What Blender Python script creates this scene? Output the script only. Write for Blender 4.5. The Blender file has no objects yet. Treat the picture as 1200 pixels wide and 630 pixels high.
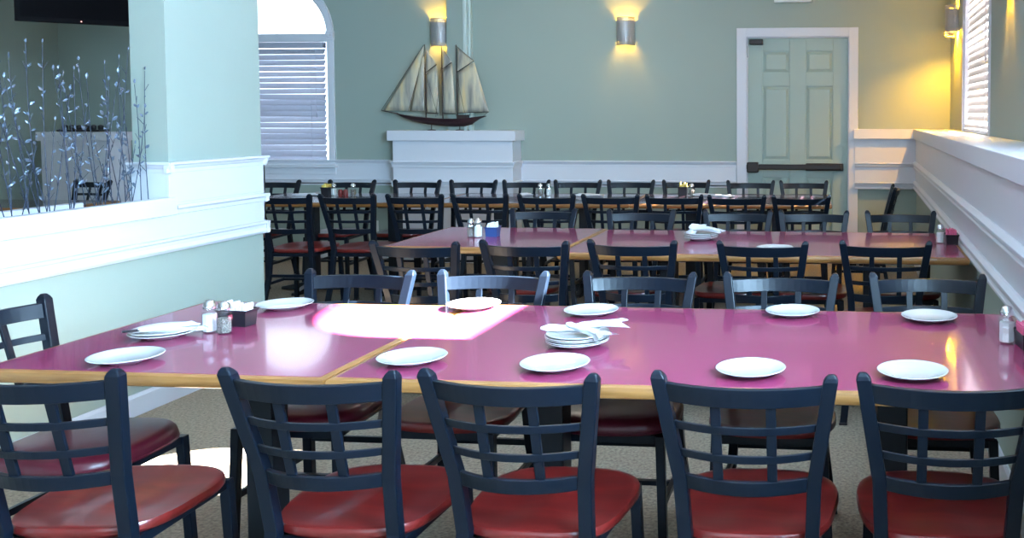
import bpy, bmesh, math, random
from mathutils import Vector, Matrix
random.seed(7)
PI = math.pi
S = bpy.context.scene
COL = S.collection

# ------------------------------------------------------------------ materials
def newmat(name):
    m = bpy.data.materials.new(name); m.use_nodes = True
    nt = m.node_tree; b = nt.nodes['Principled BSDF']
    return m, nt, b

def pmat(name, col, rough=.5, metal=0, spec=.5, coat=0, coat_rough=.1, noise=None, bump=None, emit=None, emit_s=0):
    """noise=(scale, amount, colour2); bump=(scale, strength, distance)"""
    m, nt, b = newmat(name)
    b.inputs['Base Color'].default_value = (*col, 1)
    b.inputs['Roughness'].default_value = rough
    b.inputs['Metallic'].default_value = metal
    b.inputs['Specular IOR Level'].default_value = spec
    b.inputs['Coat Weight'].default_value = coat
    b.inputs['Coat Roughness'].default_value = coat_rough
    tc = nt.nodes.new('ShaderNodeTexCoord')
    if noise:
        n = nt.nodes.new('ShaderNodeTexNoise'); n.inputs['Scale'].default_value = noise[0]
        n.inputs['Detail'].default_value = 6
        nt.links.new(tc.outputs['Object'], n.inputs['Vector'])
        r = nt.nodes.new('ShaderNodeValToRGB')
        r.color_ramp.elements[0].position = .5 - noise[1]; r.color_ramp.elements[1].position = .5 + noise[1]
        r.color_ramp.elements[0].color = (*col, 1); r.color_ramp.elements[1].color = (*noise[2], 1)
        nt.links.new(n.outputs['Fac'], r.inputs['Fac']); nt.links.new(r.outputs['Color'], b.inputs['Base Color'])
    if bump:
        n = nt.nodes.new('ShaderNodeTexNoise'); n.inputs['Scale'].default_value = bump[0]
        n.inputs['Detail'].default_value = 3
        nt.links.new(tc.outputs['Object'], n.inputs['Vector'])
        bp = nt.nodes.new('ShaderNodeBump'); bp.inputs['Strength'].default_value = bump[1]
        bp.inputs['Distance'].default_value = bump[2]
        nt.links.new(n.outputs['Fac'], bp.inputs['Height']); nt.links.new(bp.outputs['Normal'], b.inputs['Normal'])
    if emit:
        b.inputs['Emission Color'].default_value = (*emit, 1); b.inputs['Emission Strength'].default_value = emit_s
    return m

def woodmat(name, c1, c2, scale=(1.2, 14, 14), rough=.3, coat=.4):
    m, nt, b = newmat(name)
    tc = nt.nodes.new('ShaderNodeTexCoord'); mp = nt.nodes.new('ShaderNodeMapping')
    mp.inputs['Scale'].default_value = scale
    n = nt.nodes.new('ShaderNodeTexNoise'); n.inputs['Scale'].default_value = 3; n.inputs['Detail'].default_value = 8
    n.inputs['Distortion'].default_value = .8
    r = nt.nodes.new('ShaderNodeValToRGB')
    r.color_ramp.elements[0].position = .35; r.color_ramp.elements[1].position = .68
    r.color_ramp.elements[0].color = (*c1, 1); r.color_ramp.elements[1].color = (*c2, 1)
    nt.links.new(tc.outputs['Object'], mp.inputs['Vector']); nt.links.new(mp.outputs['Vector'], n.inputs['Vector'])
    nt.links.new(n.outputs['Fac'], r.inputs['Fac']); nt.links.new(r.outputs['Color'], b.inputs['Base Color'])
    b.inputs['Roughness'].default_value = rough
    b.inputs['Coat Weight'].default_value = coat; b.inputs['Coat Roughness'].default_value = .12
    return m

def glassmat(name, tint=(1, 1, 1), gloss=.1, rough=.02):
    m = bpy.data.materials.new(name); m.use_nodes = True; nt = m.node_tree; nt.nodes.clear()
    o = nt.nodes.new('ShaderNodeOutputMaterial'); mx = nt.nodes.new('ShaderNodeMixShader')
    t = nt.nodes.new('ShaderNodeBsdfTransparent'); g = nt.nodes.new('ShaderNodeBsdfGlossy')
    t.inputs['Color'].default_value = (*tint, 1); g.inputs['Roughness'].default_value = rough
    mx.inputs[0].default_value = gloss
    nt.links.new(t.outputs[0], mx.inputs[1]); nt.links.new(g.outputs[0], mx.inputs[2])
    nt.links.new(mx.outputs[0], o.inputs['Surface'])
    return m

M = {}
M['wall'] = pmat('sage green wall paint', (.300, .360, .315), .62, noise=(2.0, .3, (.312, .373, .328)), bump=(90, .08, .002))
M['ceil'] = pmat('white ceiling paint', (.82, .82, .80), .9, bump=(60, .1, .003))
M['white'] = pmat('white trim paint', (.65, .66, .71), .38, bump=(25, .04, .002))
M['carpet'] = pmat('speckled grey carpet', (.17, .130, .092), .95, noise=(75, .2, (.37, .305, .225)), bump=(110, .6, .006))
M['metal'] = pmat('dark navy powder coated metal', (.0022, .0050, .0105), .34, metal=0, spec=.24, noise=(6, .2, (.0030, .0064, .013)))
M['redwood'] = woodmat('glossy red stained wood', (.095, .007, .006), (.16, .012, .010), (1.2, 5, 1.2), .30, .18)
M['vinyl'] = pmat('maroon vinyl', (.075, .006, .014), .34, spec=.35, coat=.05, bump=(60, .12, .002))
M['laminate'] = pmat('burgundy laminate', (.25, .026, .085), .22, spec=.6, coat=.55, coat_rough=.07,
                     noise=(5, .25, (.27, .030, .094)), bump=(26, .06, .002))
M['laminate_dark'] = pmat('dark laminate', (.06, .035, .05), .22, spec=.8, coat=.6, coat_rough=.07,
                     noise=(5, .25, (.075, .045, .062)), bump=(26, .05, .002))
M['oak'] = woodmat('oak edging', (.20, .082, .020), (.31, .14, .040), (2, 2, 22), .35, .3)
M['iron'] = pmat('black cast iron', (.010, .013, .018), .4, metal=.4)
M['china'] = pmat('white glazed china', (.50, .50, .50), .12, coat=.5, coat_rough=.05)
M['cloth'] = pmat('white paper napkin', (.56, .57, .60), .85, bump=(30, .3, .004))
M['chrome'] = pmat('chrome', (.75, .76, .78), .18, metal=1)
M['glass'] = glassmat('clear glass', (.93, .96, .97), .12)
M['pane'] = glassmat('window glass', (.97, .98, 1.0), .06)
M['salt'] = pmat('white salt', (.88, .88, .86), .9)
M['pepper'] = pmat('ground pepper', (.10, .085, .075), .95, noise=(300, .1, (.32, .28, .24)))
M['blackplastic'] = pmat('black plastic', (.012, .012, .016), .3)
M['navyplastic'] = pmat('navy plastic', (.018, .05, .16), .3)
M['packet'] = pmat('white sugar packets', (.85, .86, .88), .6)
M['pink'] = pmat('pink sweetener packets', (.75, .13, .26), .6)
M['yellow'] = pmat('yellow packets', (.80, .62, .15), .6)
M['steel'] = pmat('brushed steel', (.38, .38, .38), .42, metal=.45, bump=(80, .05, .001))
M['door'] = pmat('sage green door paint', (.33, .42, .375), .42)
M['bronze'] = pmat('dark bronze', (.018, .012, .010), .35, metal=.4)
M['blind'] = pmat('grey white blind slat', (.42, .43, .50), .5)
M['tv'] = pmat('black television casing', (.004, .004, .006), .6, spec=.1)
M['screen'] = pmat('black screen glass', (.003, .003, .005), .7, spec=.08)
M['hull'] = pmat('dark stained hull', (.020, .008, .012), .3, noise=(14, .2, (.035, .014, .016)))
M['mast'] = pmat('dark wooden mast', (.035, .022, .020), .5)
M['stem'] = pmat('blue grey wire stem', (.045, .06, .10), .4, metal=.5)
M['leaf'] = pmat('silver metal leaf', (.13, .17, .235), .35, metal=.4)
M['outlet'] = pmat('white outlet plastic', (.78, .78, .76), .4)
M['bead'] = pmat('pale green corner bead', (.50, .59, .55), .5)
M['led'] = pmat('red standby light', (.4, .1, .1), .4, emit=(1, .45, .4), emit_s=4)

# translucent slat for the sunlit blind
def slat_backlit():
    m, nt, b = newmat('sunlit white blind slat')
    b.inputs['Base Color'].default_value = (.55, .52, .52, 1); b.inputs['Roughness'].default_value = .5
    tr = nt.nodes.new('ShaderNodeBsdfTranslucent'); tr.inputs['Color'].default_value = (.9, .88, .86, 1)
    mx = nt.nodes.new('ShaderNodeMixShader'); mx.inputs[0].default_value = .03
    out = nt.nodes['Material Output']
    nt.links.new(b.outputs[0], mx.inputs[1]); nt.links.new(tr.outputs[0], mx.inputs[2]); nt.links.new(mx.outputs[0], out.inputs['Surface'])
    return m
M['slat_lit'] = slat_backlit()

# streaky aged sail metal
def sailmat():
    m, nt, b = newmat('streaked patinated sail')
    tc = nt.nodes.new('ShaderNodeTexCoord'); mp = nt.nodes.new('ShaderNodeMapping'); mp.inputs['Scale'].default_value = (9, 5, 1.6)
    mp.inputs['Rotation'].default_value = (0, .28, 0)
    n = nt.nodes.new('ShaderNodeTexNoise'); n.inputs['Scale'].default_value = 1.3; n.inputs['Detail'].default_value = 7
    r = nt.nodes.new('ShaderNodeValToRGB'); e = r.color_ramp.elements
    e[0].position = .30; e[0].color = (.10, .10, .11, 1); e[1].position = .70; e[1].color = (.72, .56, .30, 1)
    k = e.new(.45); k.color = (.34, .32, .27, 1); k = e.new(.58); k.color = (.56, .49, .34, 1)
    nt.links.new(tc.outputs['Object'], mp.inputs['Vector']); nt.links.new(mp.outputs['Vector'], n.inputs['Vector'])
    nt.links.new(n.outputs['Fac'], r.inputs['Fac']); nt.links.new(r.outputs['Color'], b.inputs['Base Color'])
    b.inputs['Roughness'].default_value = .5
    return m
M['sail'] = sailmat()

# ------------------------------------------------------------------ mesh building
class MB:
    def __init__(s): s.bm = bmesh.new()
    def box(s, x0, x1, y0, y1, z0, z1):
        c = Matrix.Translation(((x0+x1)/2, (y0+y1)/2, (z0+z1)/2)) @ Matrix.Diagonal((abs(x1-x0), abs(y1-y0), abs(z1-z0), 1))
        bmesh.ops.create_cube(s.bm, size=1, matrix=c); return s
    def loft(s, rings, closed=True, cap=True):
        vs = [[s.bm.verts.new(p) for p in r] for r in rings]
        n = len(vs[0])
        for a, b in zip(vs, vs[1:]):
            for i in range(n if closed else n-1):
                j = (i+1) % n
                s.bm.faces.new((a[i], a[j], b[j], b[i]))
        if cap:
            s.bm.faces.new(list(reversed(vs[0]))); s.bm.faces.new(vs[-1])
        return s
    def lathe(s, prof, n=24, cx=0, cy=0, cap=True):
        return s.loft([[(cx+r*math.cos(2*PI*i/n), cy+r*math.sin(2*PI*i/n), z) for i in range(n)] for r, z in prof], True, cap)
    def tube(s, pts, r, n=8, r2=None):
        pts = [Vector(p) for p in pts]; rings = []
        for i, p in enumerate(pts):
            t = (pts[min(i+1, len(pts)-1)] - pts[max(i-1, 0)]).normalized()
            ref = Vector((0, 0, 1)) if abs(t.z) < .9 else Vector((1, 0, 0))
            u = t.cross(ref).normalized(); v = t.cross(u)
            rr = r if r2 is None else r + (r2-r)*i/(len(pts)-1)
            rings.append([p + (u*math.cos(2*PI*k/n) + v*math.sin(2*PI*k/n))*rr for k in range(n)])
        return s.loft(rings)
    def bar(s, a, b, w, h):   # rectangular bar between two points, w horizontal, h vertical-ish
        a, b = Vector(a), Vector(b); t = (b-a).normalized()
        ref = Vector((0, 0, 1)) if abs(t.z) < .9 else Vector((0, 1, 0))
        u = t.cross(ref).normalized(); v = u.cross(t)
        return s.loft([[p+u*w/2+v*h/2, p-u*w/2+v*h/2, p-u*w/2-v*h/2, p+u*w/2-v*h/2] for p in (a, b)])
    def prism(s, poly, off):  # polygon (3D points) extruded by vector
        off = Vector(off)
        return s.loft([[Vector(p) for p in poly], [Vector(p)+off for p in poly]])
    def build(s, name, mat, parent=None, bevel=0, smooth=False, seg=2):
        bm = s.bm
        bmesh.ops.recalc_face_normals(bm, faces=bm.faces)
        me = bpy.data.meshes.new(name); bm.to_mesh(me); bm.free()
        me.materials.append(mat)
        o = bpy.data.objects.new(name, me); COL.objects.link(o)
        if parent: o.parent = parent
        if bevel:
            b = o.modifiers.new('bevel', 'BEVEL'); b.width = bevel; b.segments = seg; b.limit_method = 'ANGLE'; b.angle_limit = .6
        if smooth:
            me.polygons.foreach_set('use_smooth', [True]*len(me.polygons))
            if not bevel:
                try:
                    me.set_sharp_from_angle(angle=.7)
                except Exception: pass
        return o

def tag(o, label, cat, group=None, kind=None):
    o['label'] = label; o['category'] = cat
    if group: o['group'] = group
    if kind: o['kind'] = kind
    return o
def struct(o, label=None, cat=None):
    o['kind'] = 'structure'
    if label: o['label'] = label
    if cat: o['category'] = cat
    return o
def empty(name, loc=(0, 0, 0), rz=0):
    e = bpy.data.objects.new(name, None); COL.objects.link(e); e.location = loc; e.rotation_euler = (0, 0, rz); e.empty_display_size = .1
    return e
def dup(root, loc, rz=0, label=None, group=None):
    r = root.copy(); COL.objects.link(r); r.location = loc; r.rotation_euler = (0, 0, rz)
    if label: r['label'] = label
    if group: r['group'] = group
    for ch in list(root.children):
        c = ch.copy(); COL.objects.link(c); c.parent = r
        for g in list(ch.children):
            d = g.copy(); COL.objects.link(d); d.parent = c
    return r

# ------------------------------------------------------------------ room constants
EYE = 1.46
YB = 9.0                      # back wall
XR, XU = .60, .911            # lower right wall / recessed upper right wall
XL = -3.45                    # left half wall
XFAR = -8.146
YF = -4.0                     # wall behind the camera
ZC = 3.1
T = .15

floor = struct(MB().box(XFAR-T, XU+T, YF-T, YB+T, -.1, 0).build('floor', M['carpet']), 'speckled grey beige carpet floor', 'floor')
ceil = struct(MB().box(XFAR-T, XU+T, YF-T, YB+T, ZC, ZC+.1).build('ceiling', M['ceil']), 'white ceiling above the dining room', 'ceiling')

def arch_fill(mb, plane, c, R, zs, a, b, n=24, rv=None):
    """fill between the half circle over a window and the square hole around it; plane 'y' or 'x', a..b the wall's thickness"""
    rv = rv or R
    us = [c + R*math.cos(PI*i/n) for i in range(n+1)]
    for i in range(n):
        u0, u1 = us[i], us[i+1]
        z0, z1 = zs + rv*math.sin(PI*i/n), zs + rv*math.sin(PI*(i+1)/n)
        top = zs + rv
        q = [(u0, z0), (u0, top+.001), (u1, top+.001), (u1, z1)]
        if plane == 'y': mb.prism([(u, a, z) for u, z in q], (0, b-a, 0))
        else: mb.prism([(a, u, z) for u, z in q], (b-a, 0, 0))

# back wall, with the arched window hole and the door hole
WX, WR, WS, WZ0 = -5.77, .53, 2.245, .94
DX0, DX1, DZ = -1.023, -.043, 2.184
mb = MB()
mb.box(XFAR-T, WX-WR, YB, YB+T, 0, ZC); mb.box(WX-WR, WX+WR, YB, YB+T, 0, WZ0); mb.box(WX-WR, WX+WR, YB, YB+T, WS+WR, ZC)
mb.box(WX+WR, DX0, YB, YB+T, 0, ZC); mb.box(DX0, DX1, YB, YB+T, DZ, ZC); mb.box(DX1, XU+T, YB, YB+T, 0, ZC)
arch_fill(mb, 'y', WX, WR, WS, YB, YB+T)
struct(mb.build('wall_back', M['wall']), 'sage green back wall with arched window and door', 'wall')
# right wall: low thick part with the ledge, recessed upper part with windows
W2 = (6.42, 7.90, 1.31, 2.60)
W3 = (2.76, 3.82, 1.31, 2.36); R3 = .53; RV = .28; ZB = 2.10
W4 = (.10, 1.80, 1.31, 2.45); W5 = (-2.9, -1.1, 1.31, 2.45)
mb = MB()
mb.box(XR, XU+T, YF, YB, 0, 1.215)
zt = 1.215
cuts = [(YF, W5[0], None), (W5[0], W5[1], W5), (W5[1], W4[0], None), (W4[0], W4[1], W4), (W4[1], W3[0], None),
        (W3[0], W3[1], (0, 0, W3[2], W3[3]+RV)), (W3[1], W2[0], None), (W2[0], W2[1], W2), (W2[1], YB, None)]
for a, b, w in cuts:
    if w is None: mb.box(XU, XU+T, a, b, zt, ZC)
    else:
        mb.box(XU, XU+T, a, b, zt, w[2]); mb.box(XU, XU+T, a, b, w[3], ZC)
arch_fill(mb, 'x', (W3[0]+W3[1])/2, R3, W3[3], XU, XU+T, rv=RV)
struct(mb.build('wall_right', M['wall']), 'sage green right wall recessed above the white ledge', 'wall')
# rear wall behind the camera with a wide window, far-left wall
mb = MB()
mb.box(XFAR-T, -3.2, YF-T, YF, 0, ZC); mb.box(-3.2, -.6, YF-T, YF, 0, .9); mb.box(-3.2, -.6, YF-T, YF, 2.4, ZC); mb.box(-.6, XU+T, YF-T, YF, 0, ZC)
struct(mb.build('wall_rear', M['wall']), 'sage green wall behind the viewpoint', 'wall')
struct(MB().box(XFAR-T, XFAR, YF, YB, 0, ZC).build('wall_far_left', M['wall']), 'sage green side wall of the adjoining room', 'wall')
# left half wall with planter trough and the column
HW = -3.64
CY0, CY1 = 4.45, 5.20
mb = MB()
mb.box(XL-.025, XL, YF, CY0, .86, 1.0); mb.box(HW, HW+.025, YF, CY0, .86, .99); mb.box(HW, XL, YF, CY0, 0, .86)
mb.box(HW, XL, CY0, CY1, 0, ZC)
struct(mb.build('wall_left', M['wall']), 'pale green half wall with a full height column', 'wall')

# ------------------------------------------------------------------ mouldings
def moulding(mb, p0, p1, nrm, prof):
    """profile list of (distance out from the wall, z) swept from p0 to p1 (x,y)"""
    nx, ny = nrm
    rings = [[(p[0]+nx*d, p[1]+ny*d, z) for d, z in prof] for p in (p0, p1)]
    mb.loft(rings)
CROWN = lambda z, h=.055, d=.035: [(-.005, z), (d, z), (d, z-.012), (d*.75, z-.016), (d*.55, z-h*.55), (d*.4, z-h*.62), (d*.4, z-h), (-.005, z-h)]
def rail(mb, p0, p1, nrm, z):   # z: top
    moulding(mb, p0, p1, nrm, CROWN(z))
def lower(mb, p0, p1, nrm, z):
    moulding(mb, p0, p1, nrm, CROWN(z, .065, .03))
def panel(mb, p0, p1, nrm, z0, z1, d=.012):
    moulding(mb, p0, p1, nrm, [(-.004, z0), (d, z0), (d, z1), (-.004, z1)])

def wains(name, p0, p1, nrm, top, base=True, label=None):
    mb = MB()
    panel(mb, p0, p1, nrm, .745, top-.01)
    if top > 1.0:
        moulding(mb, p0, p1, nrm, [(-.005, .985), (.028, .985), (.03, .975), (.022, .965), (.022, .95), (-.005, .945)])
    rail(mb, p0, p1, nrm, top)
    lower(mb, p0, p1, nrm, .80)
    o = struct(mb.build(name, M['white'], bevel=.002), label, 'wainscot')
    if base:
        mb = MB(); moulding(mb, p0, p1, nrm, [(-.004, 0), (.016, 0), (.016, .09), (.008, .105), (-.004, .105)])
        bname = 'baseboard_' + name.split('_', 1)[1]
        struct(mb.build(bname, M['white']), 'white baseboard below the ' + label, 'baseboard')
    return o
wains('trim_back_left', (XFAR, YB), (DX0-.10, YB), (0, -1), .99, True, 'white wainscot rail along the back wall')
# right of the door the wainscot carries the ledge board
mb = MB()
panel(mb, (.015, YB), (XR, YB), (0, -1), .745, 1.22, .03)
moulding(mb, (.015, YB-.03), (XR, YB-.03), (0, -1), [(-.005, .985), (.022, .985), (.024, .975), (.016, .965), (.016, .95), (-.005, .945)])
moulding(mb, (.015, YB-.03), (XR, YB-.03), (0, -1), CROWN(.80, .065, .03))
moulding(mb, (.005, YB), (XR, YB), (0, -1), [(-.004, 1.213), (.075, 1.213), (.075, 1.305), (-.004, 1.305)])
struct(mb.build('trim_back_right', M['white'], bevel=.002), 'short white wainscot between door and right corner', 'wainscot')
# right wall
mb = MB()
P0, P1 = (XR, YF), (XR, YB-.002)
panel(mb, P0, P1, (-1, 0), .745, 1.22)
moulding(mb, P0, P1, (-1, 0), [(-.005, 1.0), (.020, 1.0), (.042, .985), (.042, .972), (.026, .966), (.026, .952), (.034, .946), (.034, .936), (-.005, .93)])
moulding(mb, P0, P1, (-1, 0), [(-.005, .815), (.022, .815), (.040, .802), (.040, .790), (.024, .783), (.024, .765), (.036, .757), (.036, .745), (-.005, .738)])
struct(mb.build('trim_right', M['white'], bevel=.002), 'white wainscot panel with two rails on right wall', 'wainscot')
mb = MB(); mb.box(XR-.035, XU+.002, YF, YB-.001, 1.212, 1.305)
struct(mb.build('trim_ledge', M['white'], bevel=.004), 'deep white ledge on top of the right wainscot', 'ledge')
mb = MB(); moulding(mb, P0, P1, (-1, 0), [(-.004, 0), (.016, 0), (.016, .09), (.008, .105), (-.004, .105)])
struct(mb.build('baseboard_right', M['white']), 'white baseboard under the right wall', 'baseboard')
# left wall: continuous lower band + column wainscot + planter band
mb = MB()
Q0, Q1 = (XL, YF), (XL, CY1+.012)
panel(mb, Q0, Q1, (1, 0), .76, 1.0)
moulding(mb, Q0, Q1, (1, 0), [(-.004, .757), (.022, .757), (.03, .772), (.022, .79), (.022, .808), (.03, .815), (.03, .826), (-.004, .832)])
# column wainscot (side facing the tables, the end face and the front face)
panel(mb, (XL, CY0-.014), (XL, CY1+.012), (1, 0), 1.0, 1.2)
panel(mb, (HW-.012, CY0), (XL-.002, CY0), (0, -1), .865, 1.2)
panel(mb, (HW-.012, CY1), (XL+.012, CY1), (0, 1), .76, 1.2)
for z0 in (1.21,):
    rail(mb, (XL, CY0-.03), (XL, CY1+.03), (1, 0), z0)
    rail(mb, (HW-.03, CY0), (XL+.03, CY0), (0, -1), z0)
    rail(mb, (HW-.03, CY1), (XL+.03, CY1), (0, 1), z0)
midp = [(-.005, .99), (.03, .99), (.033, .975), (.022, .966), (.022, .945), (-.005, .94)]
moulding(mb, (XL, CY0+.02), (XL, CY1+.03), (1, 0), midp); moulding(mb, (HW-.03, CY1), (XL+.03, CY1), (0, 1), midp)
moulding(mb, (HW-.03, CY1), (XL+.03, CY1), (0, 1), [(-.004, .757), (.022, .757), (.03, .772), (.022, .79), (.03, .826), (-.004, .832)])
struct(mb.build('trim_left', M['white'], bevel=.002), 'white wainscot and rails on left half wall and column', 'wainscot')
mb = MB(); mb.box(XL-.01, XL+.04, YF, CY0+.004, .944, 1.034); mb.box(HW-.02, HW+.03, YF, CY0-.35, .94, 1.037); mb.box(HW-.02, HW+.03, YF, CY0-.013, .94, 1.0)
struct(mb.build('trim_planter', M['white'], bevel=.003), 'white board along the top edge of planter wall', 'trim')
mb = MB(); moulding(mb, Q0, Q1, (1, 0), [(-.004, 0), (.016, 0), (.016, .09), (.008, .105), (-.004, .105)])
struct(mb.build('baseboard_left', M['white']), 'white baseboard under the left half wall', 'baseboard')
# pilaster
mb = MB(); mb.box(-3.965, -3.80, YB-.10, YB+.01, 1.0, ZC)
struct(mb.build('trim_pilaster', M['wall'], bevel=.002), 'narrow grey green pilaster rising behind the ship', 'pilaster')
mb = MB(); mb.box(-3.80, -3.765, YB-.105, YB+.01, 1.0, ZC); mb.box(-3.765, -3.74, YB-.06, YB+.01, 1.0, ZC)
struct(mb.build('trim_corner_bead', M['bead'], bevel=.008), 'painted corner bead of the pilaster', 'trim')

# pedestal ledge below the ship
ped = empty('display_pedestal', (-3.875, 8.875, 0)); tag(ped, 'white panelled pedestal against the back wall, carrying the model ship', 'pedestal')
def lbox(x0, x1, y0, y1, z0, z1, c=(-3.875, 8.875)): return (x0-c[0], x1-c[0], y0-c[1], y1-c[1], z0, z1)
MB().box(*lbox(-4.465, -3.262, 8.765, 8.998, 0, 1.19)).build('body', M['white'], ped, .003)
MB().box(*lbox(-4.507, -3.225, 8.735, 8.998, 1.189, 1.288)).build('cap', M['white'], ped, .003)
for z, nm in ((.99, 'moulding'), (.80, 'moulding')):
    mb = MB()
    for a, b, n in (((-.60, -.11), (.623, -.11), (0, -1)), ((.613, -.12), (.613, .12), (1, 0)), ((-.59, -.12), (-.59, .12), (-1, 0))):
        moulding(mb, a, b, n, CROWN(z, .06, .03))
    mb.build(nm, M['white'], ped, .002)

# second stand in the adjoining room
st = empty('service_stand', (-7.46, 8.55, 0)); tag(st, 'white service stand in the adjoining room behind the twig planter', 'stand')
MB().box(-.36, .33, -.15, .15, 0, 1.19).build('body', M['white'], st, .003)
MB().box(-.385, .365, -.18, .18, 1.189, 1.275).build('cap', M['white'], st, .003)
# dark tray of glasses on it
tr = empty('condiment_tray', (-7.50, 8.52, 1.275)); tag(tr, 'long low black tray of jars on top of the white service stand', 'tray')
MB().box(-.20, .24, -.07, .07, 0, .02).build('tray', M['blackplastic'], tr, .003)
for i in range(6):
    MB().lathe([(.022, .02), (.026, .045), (.024, .06), (.012, .068)], 12, -.17+i*.075, 0).build('jar', M['blackplastic'], tr, smooth=True)

# ------------------------------------------------------------------ door
dr = empty('door_1', ((DX0+DX1)/2, YB, 0)); struct(dr, 'sage green panelled exit door with white frame', 'door')
hw = (DX1-DX0)/2
mb = MB()
y0, y1 = .03, .075
fw = hw-.005
mb.box(-fw, fw, y0+.012, y1, .01, DZ-.006)
xs = [(-.338, -.078), (.078, .338)]
zs = [(1.843, 2.05), (1.005, 1.715), (.16, .835)]
# stiles and rails proud of the recessed panels
cutx = [-fw, xs[0][0], xs[0][1], xs[1][0], xs[1][1], fw]
mb.box(cutx[0], cutx[1], y0, y0+.02, .01, DZ-.006); mb.box(cutx[2], cutx[3], y0, y0+.02, .01, DZ-.006); mb.box(cutx[4], cutx[5], y0, y0+.02, .01, DZ-.006)
for x0, x1 in xs:
    zz = [.01] + [v for z in reversed(zs) for v in z] + [DZ-.006]
    for k in range(0, len(zz), 2): mb.box(x0, x1, y0, y0+.02, zz[k], zz[k+1])
mb.build('door_slab', M['door'], dr, .003)
for x0, x1 in xs:
    for z0, z1 in zs:
        m = .035
        mbp = MB(); mbp.loft([[(x0+.004, y0+.014, z0+.004), (x1-.004, y0+.014, z0+.004), (x1-.004, y0+.014, z1-.004), (x0+.004, y0+.014, z1-.004)],
                  [(x0+m, y0+.001, z0+m), (x1-m, y0+.001, z0+m), (x1-m, y0+.001, z1-m), (x0+m, y0+.001, z1-m)]])
        mbp.build('door_panel', M['door'], dr, .002)
mb = MB(); c = .095
mb.box(-hw-c, -hw, -.022, .03, 0, DZ+.085); mb.box(hw, hw+.088, -.022, .03, 0, DZ+.085); mb.box(-hw, hw, -.022, .03, DZ, DZ+.085)
mb.box(-hw-.002, -hw+.01, 0, .12, 0, DZ); mb.box(hw-.01, hw+.002, 0, .12, 0, DZ); mb.box(-hw, hw, 0, .12, DZ-.01, DZ+.002)
mb.build('door_frame', M['white'], dr, .003)
mb = MB(); mb.box(-.49, .42, -.045, .0, .915, .965); pb = mb.build('panic_bar', M['bronze'], dr, .008)
MB().box(-.485, -.375, -.06, .03, .885, .985).build('latch_box', M['bronze'], pb, .01)
MB().box(.08, .44, -.035, .03, .905, .975).build('bar_end', M['bronze'], pb, .006)
mb = MB(); mb.box(-.46, -.33, -.05, .03, 2.11, 2.16); mb.build('door_closer', M['bronze'], dr, .006)
mb = MB(); mb.box(-.487, -.472, -.012, .03, 1.99, 2.10); mb.build('hinge', M['steel'], dr)

# exit sign housing over the door
es = MB().box(-.18, .18, -.06, 0, 0, .2).build('wall_sign', M['outlet'], None, .006); es.location = (-.575, YB-.001, 2.507)
tag(es, 'white sign box on the wall above the green door', 'sign')

# outlet
ou = empty('wall_outlet', (-4.778, YB, .32)); tag(ou, 'white double electrical outlet low on the back wall', 'outlet')
MB().box(-.035, .035, -.007, .0, -.058, .058).build('cover_plate', M['outlet'], ou, .002)
for z in (-.022, .022):
    s_ = MB().box(-.017, .017, -.011, -.006, z-.015, z+.015).build('socket', M['outlet'], ou, .003)
    MB().box(-.008, -.005, -.0125, -.0108, z-.005, z+.007).box(.005, .008, -.0125, -.0108, z-.005, z+.007).build('slot', M['blackplastic'], s_)

# ------------------------------------------------------------------ windows
def ring_arc(mb, c, R0, R1, zs, a, b, plane='y', n=28, ev=1):
    rings = []
    for i in range(n+1):
        t = PI*i/n; r = []
        for R, d in ((R0, a), (R1, a), (R1, b), (R0, b)):
            u, z = c+R*math.cos(t), zs+R*math.sin(t)*ev
            r.append((u, d, z) if plane == 'y' else (d, u, z))
        rings.append(r)
    mb.loft(rings)
w1 = empty('window_1', (WX, YB, 0)); struct(w1, 'arched window with half round top above lowered blinds', 'window')
mb = MB()
ring_arc(mb, 0, WR-.045, WR, WS, .05, .12); ring_arc(mb, 0, WR-.002, WR+.065, WS, -.022, .02)
for s in (-1, 1):
    a, b = sorted((s*(WR-.045), s*WR)); mb.box(a, b, .05, .12, WZ0, WS)
    a, b = sorted((s*(WR-.002), s*(WR+.065))); mb.box(a, b, -.022, .02, WZ0-.0, WS)
    mb.box(s*(WR+.03)-.04, s*(WR+.03)+.04, -.032, .015, WS-.06, WS+.03)
mb.build('window_frame', M['white'], w1, .004)
MB().box(-WR, WR, -.012, .12, WS-.075, WS+.005).build('transom_bar', M['white'], w1, .003)
mb = MB(); mb.box(-WR-.09, WR+.09, -.06, .12, WZ0-.03, WZ0); mb.box(-WR-.07, WR+.07, -.022, .01, WZ0-.10, WZ0-.03)
mb.build('window_sill', M['white'], w1, .004)
mb = MB(); mb.lathe([(.022, 0), (.024, .006), (.016, .008), (.014, .012), (.002, .012)], 20)
rs = mb.build('rosette', M['white'], w1, smooth=True); rs.rotation_euler = (PI/2, 0, 0); rs.location = (WR+.03, -.032, WS-.015)
pts = [(WR-.03, 0), ]
mb = MB(); poly = [(-WR+.02, .09, WZ0), (WR-.02, .09, WZ0)] + [((WR-.02)*math.cos(PI*i/24), .09, WS+(WR-.02)*math.sin(PI*i/24)) for i in range(25)]
mb.bm.faces.new([mb.bm.verts.new(p) for p in poly]); mb.build('window_glass', M['pane'], w1)

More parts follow.
